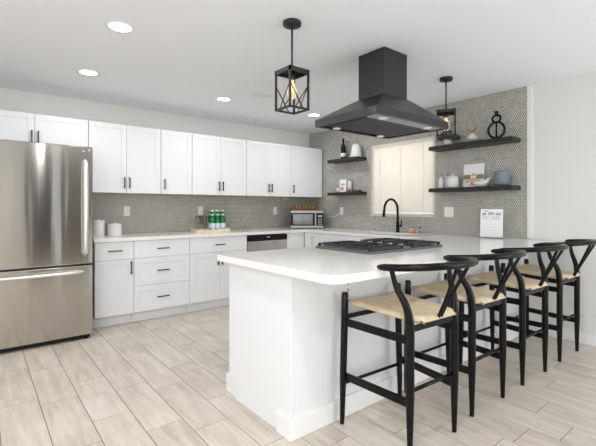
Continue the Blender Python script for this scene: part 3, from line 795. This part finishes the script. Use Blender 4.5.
# wall plates
def plate(label, y, z, w=.06, h=.1, duplex=True, name='outlet'):
    t = thing(name, label, name.split('_')[-1], (-.0065, y, z))
    obj('plate', B((-.0125, -.0065, y-w, y+w, z-h/2, z+h/2)), 'plastic', t, bevel=.002)
    if name == 'outlet':
        for q in (.008, -.035): obj('socket', B((-.0135, -.0125, y-.015, y+.015, z+q, z+q+.027)), 'trim', t)
    else: [obj('rocker', B((-.0155, -.0125, y+q, y+q+.033, z-.032, z+.032)), 'trim', t) for q in (-.04, .007)]
plate('white outlet with the microwave cord plugged in, below the left wall shelves', -.76, 1.185, .035, .115)
plate('white double light switch between the window and the calendar', -2.51, 1.182, .058, .115, name='light_switch')
def plate_back(label, x, z):
    t = thing('outlet', label, 'outlet', (x, -.0065, z))
    obj('plate', B((x-.036, x+.036, -.0125, -.0065, z-.058, z+.058)), 'plastic', t, bevel=.002)
    for q in (.008, -.036): obj('socket', B((x-.016, x+.016, -.0135, -.0125, z+q, z+q+.028)), 'trim', t)
plate_back('white outlet on the back tiles above the two white canisters', -2.88, 1.19)
plate_back('white outlet on the back tiles above the green bottles', -1.93, 1.19)
plate_back('white outlet on the back tiles left of the microwave', -.70, 1.185)

# ------------------------------------------------------------------ worktop items
Z = CT1+.0005
def canister(label, x, y, r, h):
    t = thing('ribbed_canister', label, 'canister', (x, y, Z))
    bm = bmesh.new(); pr = [(0, 0), (r*.96, 0), (r, .006)]
    k = int(h/.012)
    for i in range(k): pr.append((r-(.0015 if i % 2 else 0), .012+i*(h-.02)/k))
    pr += [(r, h), (0, h)]
    lathe(bm, pr, n=28); obj('jar', bm, 'ceramic', t, local=True)
    bm = bmesh.new(); lathe(bm, [(r*1.02, h+.0005), (r*1.02, h+.014), (r*.5, h+.02), (0, h+.021)], n=28); obj('lid', bm, 'ceramic', t, local=True)
    bm = bmesh.new(); lathe(bm, [(.008, h+.0205), (.012, h+.035), (0, h+.037)], n=14); obj('knob', bm, 'ceramic', t, local=True)
canister('taller white canister half hidden behind the refrigerator edge', -3.235, -.22, .062, .155)
canister('short white ribbed canister on the back worktop', -3.075, -.25, .074, .115)
tr = thing('wooden_tray', 'pale wooden scalloped tray holding green bottles on the back worktop', 'tray', (-1.86, -.17, Z))
obj('base', B((-.235, .235, -.09, .09, 0, .012)), 'wood', tr, local=True)
bm = bmesh.new()
for s in (-1, 1):
    y0 = s*.094; n = 48; top = [(-.24+.48*i/n, .022+.014*abs(math.sin(i/n*PI*5))+(.012 if i in (0, n) else 0)) for i in range(n+1)]
    for yy0, yy1 in ((y0-.004, y0+.004),):
        a = [bm.verts.new((x, yy0, 0)) for x, _ in top]; b = [bm.verts.new((x, yy0, h)) for x, h in top]
        c = [bm.verts.new((x, yy1, 0)) for x, _ in top]; d = [bm.verts.new((x, yy1, h)) for x, h in top]
        for i in range(n):
            bm.faces.new((a[i], a[i+1], b[i+1], b[i])); bm.faces.new((c[i], d[i], d[i+1], c[i+1])); bm.faces.new((b[i], b[i+1], d[i+1], d[i])); bm.faces.new((a[i], c[i], c[i+1], a[i+1]))
        bm.faces.new((a[0], b[0], d[0], c[0])); bm.faces.new((a[-1], c[-1], d[-1], b[-1]))
    box(bm, s*.24-.004, s*.24+.004, -.09, .09, 0, .042)
obj('scalloped_rim', bm, 'wood', tr, local=True)
bo = thing('sparkling_water_bottle', 'green bottle in the front row of the tray, leftmost', 'bottle', (-1.86, -.215, Z+.0125), group='green water bottles on the tray')
bm = bmesh.new(); lathe(bm, [(0, 0), (.033, 0), (.0365, .004), (.0365, .14), (.034, .165), (.018, .205), (.0135, .225), (.0125, .262), (0, .262)], n=20); obj('glass_body', bm, 'green', bo, local=True)
bm = bmesh.new(); lathe(bm, [(.0368, .022), (.0372, .023), (.0372, .095), (.0368, .096)], n=20); obj('paper_label', bm, 'label', bo, local=True)
bm = bmesh.new(); lathe(bm, [(.0215, .199), (.0190, .206), (.0166, .216)], n=16); obj('neck_label', bm, 'label', bo, local=True)
bm = bmesh.new(); lathe(bm, [(.0142, .25), (.0142, .272), (0, .273)], n=16); obj('cap', bm, 'paper', bo, local=True)
def dup(root, loc, label=None):
    r = root.copy(); COL.objects.link(r); r.location = loc
    if label: r['label'] = label
    for ch in list(root.children):
        c = ch.copy(); COL.objects.link(c); c.parent = r
        for g in ch.children:
            d = g.copy(); COL.objects.link(d); d.parent = c
    return r
for r_, row in ((0, 'front row'), (1, 'back row')):
    for k, nm in enumerate(('leftmost', 'middle', 'rightmost')):
        if r_ == 0 and k == 0: continue
        dup(bo, (-1.86+k*.076+r_*.02, -.215+r_*.078, Z+.0125), 'green bottle in the %s of the tray, %s' % (row, nm))
def tumbler(label, x, y, h):
    bm = bmesh.new(); lathe(bm, [(0, 0), (.030, 0), (.030, .004), (.005, .008), (.004, h*.4), (.022, h*.5), (.032, h*.7), (.028, h), (.0265, h), (.030, h*.7), (.020, h*.52), (0, h*.46)], n=20)
    single('wine_glass', bm, 'glass', (x+.05, y, Z+.0125), label, 'glass', 'wine glasses on the tray')
tumbler('clear stemmed glass at the left end of the wooden tray', -2.10, -.19, .19)
tumbler('clear stemmed glass nearest the green bottles on the tray', -1.97, -.20, .19)
tumbler('clear stemmed glass at the back of the tray', -2.03, -.12, .19)

# microwave in the corner
mw = thing('microwave', 'black and steel microwave standing diagonally in the worktop corner', 'microwave', (-.335, -.335, Z), rotz=math.atan2(-.63, .78)+0)
W2, D2, HM = .245, .15, .268
obj('body', B((-W2, W2, -D2+.02, D2, .012, HM)), 'darkplastic', mw, local=True, bevel=.004)
d = obj('door', B((-W2+.003, .115, -D2-.004, -D2+.0195, .045, HM-.035)), 'darkplastic', mw, local=True, bevel=.003)
obj('door_glass', B((-W2+.035, .085, -D2-.0055, -D2-.0042, .062, HM-.052)), 'screen', d, local=True)
obj('handle', B((.118, .136, -D2-.03, -D2-.018, .05, HM-.04), (.122, .132, -D2-.019, -D2+.019, .06, .07), (.122, .132, -D2-.019, -D2+.019, HM-.06, HM-.05)), 'silver', mw, local=True, bevel=.002)
obj('top_band', B((-W2+.001, W2-.001, -D2-.003, -D2+.0195, HM-.034, HM)), 'silver', mw, local=True)
obj('bottom_band', B((-W2+.001, W2-.001, -D2-.003, -D2+.0195, .012, .044)), 'silver', mw, local=True)
cp = obj('control_panel', B((.14, W2-.003, -D2-.003, -D2+.0195, .045, HM-.035)), 'darkplastic', mw, local=True)
bm = B((.165, .225, -D2-.004, -D2-.0032, .17, .20), )
for i in range(3):
    for j in range(4): box(bm, .165+i*.022, .18+i*.022, -D2-.004, -D2-.0032, .06+j*.024, .073+j*.024)
obj('buttons', bm, 'ink', cp, local=True)
for x in (-.2, .2):
    for y in (-.12, .13):
        bm = bmesh.new(); lathe(bm, [(.014, 0), (.014, .0125), (0, .0125)], (x, y), 12); obj('foot', bm, 'darkplastic', mw, local=True)
Mw = Matrix.Translation(mw.location) @ Matrix.Rotation(mw.rotation_euler.z, 4, 'Z')
q = thing('pod_basket', 'olive-green tray of small amber jars on top of the microwave', 'basket', Mw @ Vector((-.05, -.02, HM+.0005)), rotz=mw.rotation_euler.z)
obj('tray', B((-.17, .17, -.06, .06, 0, .008)), 'olive', q, local=True)
sp = None
for i in range(7):
    for j in range(2):
        loc = Mw @ Vector((-.05-.144+i*.048, -.02-.028+j*.056, HM+.009))
        if sp is None:
            sp = thing('spice_jar', '', 'jar', loc, group='small jars on the microwave')
            bm = bmesh.new(); lathe(bm, [(0, 0), (.02, 0), (.022, .004), (.022, .052), (0, .052)], n=14); obj('jar', bm, 'amber', sp, local=True)
            bm = bmesh.new(); lathe(bm, [(.0215, .0525), (.0215, .07), (0, .07)], n=14); obj('lid', bm, 'olive', sp, local=True)
            s = sp
        else: s = dup(sp, loc)
        s['label'] = 'small amber jar with an olive lid on top of the microwave, %s row' % ('front' if j == 0 else 'back')
        s['group'] = 'amber jars in the %s row on the microwave' % ('front' if j == 0 else 'back')
bm = bmesh.new()
P1 = Mw @ Vector((.25, .15, .1))
tube(bm, smooth_path([(-.018, -.76, 1.17), (-.05, -.74, 1.135), (-.045, -.66, 1.10), (-.03, -.5, 1.09), (-.04, -.42, 1.07), (-.045, -.36, 1.04)], 5), .0045, 6)
tag(obj('power_cord', bm, 'plastic', loc=(-.04, -.6, 1.1)), 'thin white cord from the wall outlet to the microwave', 'cord')
bm = bmesh.new()
tube(bm, smooth_path([(-.70, -.32, 1.391), (-.68, -.2, 1.36), (-.62, -.1, 1.30), (-.55, -.04, 1.27), (-.50, -.02, 1.22)], 5), .004, 6)
tag(obj('dangling_cord', bm, 'plastic', loc=(-.6, -.1, 1.3)), 'white cord hanging from the upper cabinets behind the microwave', 'cord')

# sink, faucet, soap
sk = thing('sink', 'stainless undermount sink in front of the black faucet', 'sink', ((SX0+SX1)/2, (SY0+SY1)/2, .68))
a = .006
bm = B((SX0-a, SX0-.0005, SY0-a, SY1+a, .68, CT0-.0005), (SX1+.0005, SX1+a, SY0-a, SY1+a, .68, CT0-.0005), (SX0-.0005, SX1+.0005, SY0-a, SY0-.0005, .68, CT0-.0005), (SX0-.0005, SX1+.0005, SY1+.0005, SY1+a, .68, CT0-.0005), (SX0-a, SX1+a, SY0-a, SY1+a, .674, .68))
obj('basin', bm, 'steel', sk)
bm = bmesh.new(); lathe(bm, [(.04, 0), (.04, .003), (0, .003)], ((SX0+SX1)/2, (SY0+SY1)/2), 20, z=.6805); obj('drain', bm, 'chrome', sk)
fa = thing('faucet', 'tall matte black gooseneck faucet in front of the window', 'faucet', (-.12, -1.87, Z))
bm = bmesh.new(); lathe(bm, [(0, 0), (.028, 0), (.028, .008), (.021, .014), (.021, .12), (.014, .13), (0, .13)], n=20); obj('base', bm, 'black', fa, local=True)
bm = bmesh.new()
arc = [(0, 0, .12), (0, 0, .26)]+[(-.132+.132*math.cos(t*PI/12), .0, .285+.132*math.sin(t*PI/12)) for t in range(0, 12)]+[(-.266, 0, .27)]
tube(bm, smooth_path(arc, 3), .0145, 12); obj('spout', bm, 'black', fa, local=True)
bm = bmesh.new(); tube(bm, [(-.266, 0, .285), (-.27, 0, .25), (-.278, 0, .20)], [.0155, .017, .020], 14); obj('spray_head', bm, 'black', fa, local=True)
bm = bmesh.new(); tube(bm, [(0, -.018, .08), (0, -.055, .085)], .011, 10); tube(bm, [(0, -.052, .07), (0, -.058, .16)], [.008, .006], 8); obj('lever', bm, 'black', fa, local=True)
bm = bmesh.new(); lathe(bm, [(0, 0), (.026, 0), (.034, .02), (.032, .042), (.018, .055), (0, .058)], n=18)
single('dish_scrubber', bm, 'sponge', (-.075, -2.04, Z), 'round orange scrubber on the worktop right of the faucet', 'scrubber')
so = thing('soap_dispenser', 'clear glass soap dispenser right of the orange scrubber', 'dispenser', (-.07, -2.14, Z))
bm = bmesh.new(); lathe(bm, [(0, 0), (.034, 0), (.036, .006), (.036, .075), (.015, .095), (.013, .1), (0, .1)], n=20); obj('bottle', bm, 'glass', so, local=True)
bm = bmesh.new(); lathe(bm, [(.014, .1005), (.014, .115), (.006, .118), (.005, .14), (0, .14)], n=14); tube(bm, [(0, 0, .138), (-.04, 0, .134)], .004, 8); obj('pump', bm, 'chrome', so, local=True)

# calendar
ca = thing('desk_calendar', 'white printed calendar sheet on a clear stand beside the tiled wall', 'calendar', (-.19, -3.085, Z), rotz=-PI/2+.30)
Rt2 = Matrix.Rotation(-.14, 4, 'X')
def t2(bm): bmesh.ops.transform(bm, matrix=Rt2, verts=bm.verts); return bm
obj('sheet', t2(B((-.105, .105, -.002, .002, .012, .30))), 'paper', ca, local=True)
rows = [(-.075, -.03, .275, .285), (-.09, -.05, .235, .262), (-.035, .02, .24, .268), (.035, .085, .235, .262)]
for i in range(4): rows += [(-.09, -.04+.02*(i % 2), .195+i*.009, .198+i*.009), (0, .07+.01*(i % 2), .195+i*.009, .198+i*.009)]
for i in range(3): rows.append((-.085, .08, .05+i*.03, .0515+i*.03))
for a_, b_, c_, d_ in rows: obj('print_block', t2(B((a_, b_, -.0032, -.0022, c_, d_))), 'ink', ca, local=True)
obj('stand', B((-.11, .11, -.035, .045, 0, .004), (-.11, .11, -.018, -.014, .004, .02)), 'glass', ca, local=True)

# ------------------------------------------------------------------ bar stools
def make_stool(label):
    t = thing('bar_stool', label, 'stool', (0, 0, 0), group='black bar stools with woven seats')
    fw, bw_, D = .232, .19, .425          # front half width, back half width, depth
    for s in (-1, 1):
        bm = bmesh.new(); tube(bm, [(s*(fw+.02), D, 0.0008), (s*(fw+.018), D, .04), (s*(fw+.01), D, .30), (s*fw, D, .60), (s*(fw-.003), D, .735), (s*(fw-.003), D, .745), (s*(fw-.003), D, .744)], [.012, .014, .0195, .0205, .0195, .016, .008], 14)
        obj('front_leg', bm, 'black', t, local=True)
        bm = bmesh.new()
        pts = smooth_path([(s*bw_, 0, .0008), (s*bw_, 0, .25), (s*bw_, 0, .5), (s*bw_, .0, .64), (s*(bw_+.012), .012, .74), (s*(bw_+.038), .05, .83), (s*(bw_+.055), .07, .92)], 5)
        rr = []
        for q_ in pts:
            h = q_.z
            rr.append(.0125+.0095*min(h/.3, 1) if h < .68 else .022-.009*min((h-.68)/.2, 1))
        tube(bm, pts, rr, 14); obj('back_leg', bm, 'black', t, local=True)
    # steam-bent horseshoe rail
    pts = []
    for i in range(33):
        a = PI*(i/32)
        x = -.287*math.cos(a); sgn = math.sin(a)
        pts.append((x*(1+.0*sgn), .12-.30*sgn**.85, .932+.024*sgn))
    pts = smooth_path(pts, 2)
    bm = bmesh.new(); n = len(pts)
    rad = [.018]*n; rad[0] = .010; rad[1] = .016; rad[-1] = .010; rad[-2] = .016
    tube(bm, pts, rad, 14); obj('back_rail', bm, 'black', t, local=True)
    # Y splat
    bm = bmesh.new()
    for s in (-1, 1):
        tube(bm, smooth_path([(s*.010, -.035, .665), (s*.012, -.075, .75), (s*.032, -.128, .86), (s*.05, -.168, .945)], 5), .0095, 8, sx=1.0)
    obj('splat', bm, 'black', t, local=True)
    # seat rails (flat) and stretchers
    def bar(bm, p0, p1, h, th):
        p0 = Vector(p0); p1 = Vector(p1); d = (p1-p0).normalized(); n_ = d.cross(Vector((0, 0, 1))).normalized()*th/2; u = Vector((0, 0, h/2))
        c = [[bm.verts.new(p+a_*n_+b_*u) for a_, b_ in ((-1, -1), (1, -1), (1, 1), (-1, 1))] for p in (p0, p1)]
        bm.faces.new(c[0][::-1]); bm.faces.new(c[1])
        for i in range(4): bm.faces.new((c[0][i], c[0][(i+1) % 4], c[1][(i+1) % 4], c[1][i]))
    for s in (-1, 1):
        for z in (.578, .268):
            bm = bmesh.new(); bar(bm, (s*fw, D, z), (s*bw_, 0, z-.006), .042, .018)
            obj('side_rail', bm, 'black', t, local=True, bevel=.004)
    bm = bmesh.new(); bar(bm, (-fw, D, .605), (fw, D, .605), .026, .018); obj('front_rail', bm, 'black', t, local=True, bevel=.004)
    bm = bmesh.new(); tube(bm, [(-fw-.01, D, .228), (fw+.01, D, .228)], .0095, 10); obj('footrest', bm, 'black', t, local=True)
    bm = bmesh.new(); tube(bm, [(-bw_, 0, .322), (bw_, 0, .322)], .0105, 10); obj('rear_stretcher', bm, 'black', t, local=True)
    bm = bmesh.new(); bar(bm, (-bw_, 0, .628), (bw_, 0, .628), .03, .018); obj('rear_rail', bm, 'black', t, local=True, bevel=.004)
    # woven seat: trapezoid pad wrapping its rails, slightly dished
    bm = bmesh.new(); nu, nv = 24, 20; y0, y1 = -.045, D+.012
    def P(u, v, side):
        y = y0+(y1-y0)*v; yy = min(max(y/D, 0), 1)
        hw = (bw_-.02)+(fw-bw_+.005)*yy
        if v < .15: hw *= .80+.20*math.sin(v/.15*PI/2)
        x = hw*(2*u-1)
        ed = min(u, 1-u)*2; ev = min(v, 1-v)*2
        top = .700-.012*math.sin(PI*u)*math.sin(PI*v)-.012*(1-v)+.010*abs(2*u-1)**2*v
        rnd = .022*(1-min(ed/.14, 1))**2+.020*(1-min(ev/.14, 1))**2
        th = .034
        return (x, y, top-rnd*.8) if side == 0 else (x, y, top-th+rnd*.35)
    g = [[[bm.verts.new(P(i/nu, j/nv, s)) for j in range(nv+1)] for i in range(nu+1)] for s in (0, 1)]
    for s in (0, 1):
        for i in range(nu):
            for j in range(nv):
                f = bm.faces.new((g[s][i][j], g[s][i+1][j], g[s][i+1][j+1], g[s][i][j+1])); f.smooth = True
    for i in range(nu):
        for j in (0, nv): bm.faces.new((g[0][i][j], g[0][i+1][j], g[1][i+1][j], g[1][i][j])).smooth = True
    for j in range(nv):
        for i in (0, nu): bm.faces.new((g[0][i][j], g[0][i][j+1], g[1][i][j+1], g[1][i][j])).smooth = True
    obj('seat', bm, 'cord', t, local=True)
    return t
labs = ['black wishbone bar stool with woven seat nearest the camera at the peninsula end', 'second black wishbone bar stool from the left, between the nearest and third',
        'third black wishbone bar stool from the left along the peninsula', 'black wishbone bar stool farthest right, closest to the bare white wall']
s0 = make_stool(labs[0])
for k, (x, y) in enumerate(((-2.425, -3.845), (-1.812, -3.835), (-1.14, -3.845), (-.455, -3.85))):
    s = s0 if k == 0 else dup(s0, (0, 0, 0), labs[k])
    s.location = (x, y, 0); s.rotation_euler = (0, 0, -.045 if k == 0 else -.02)
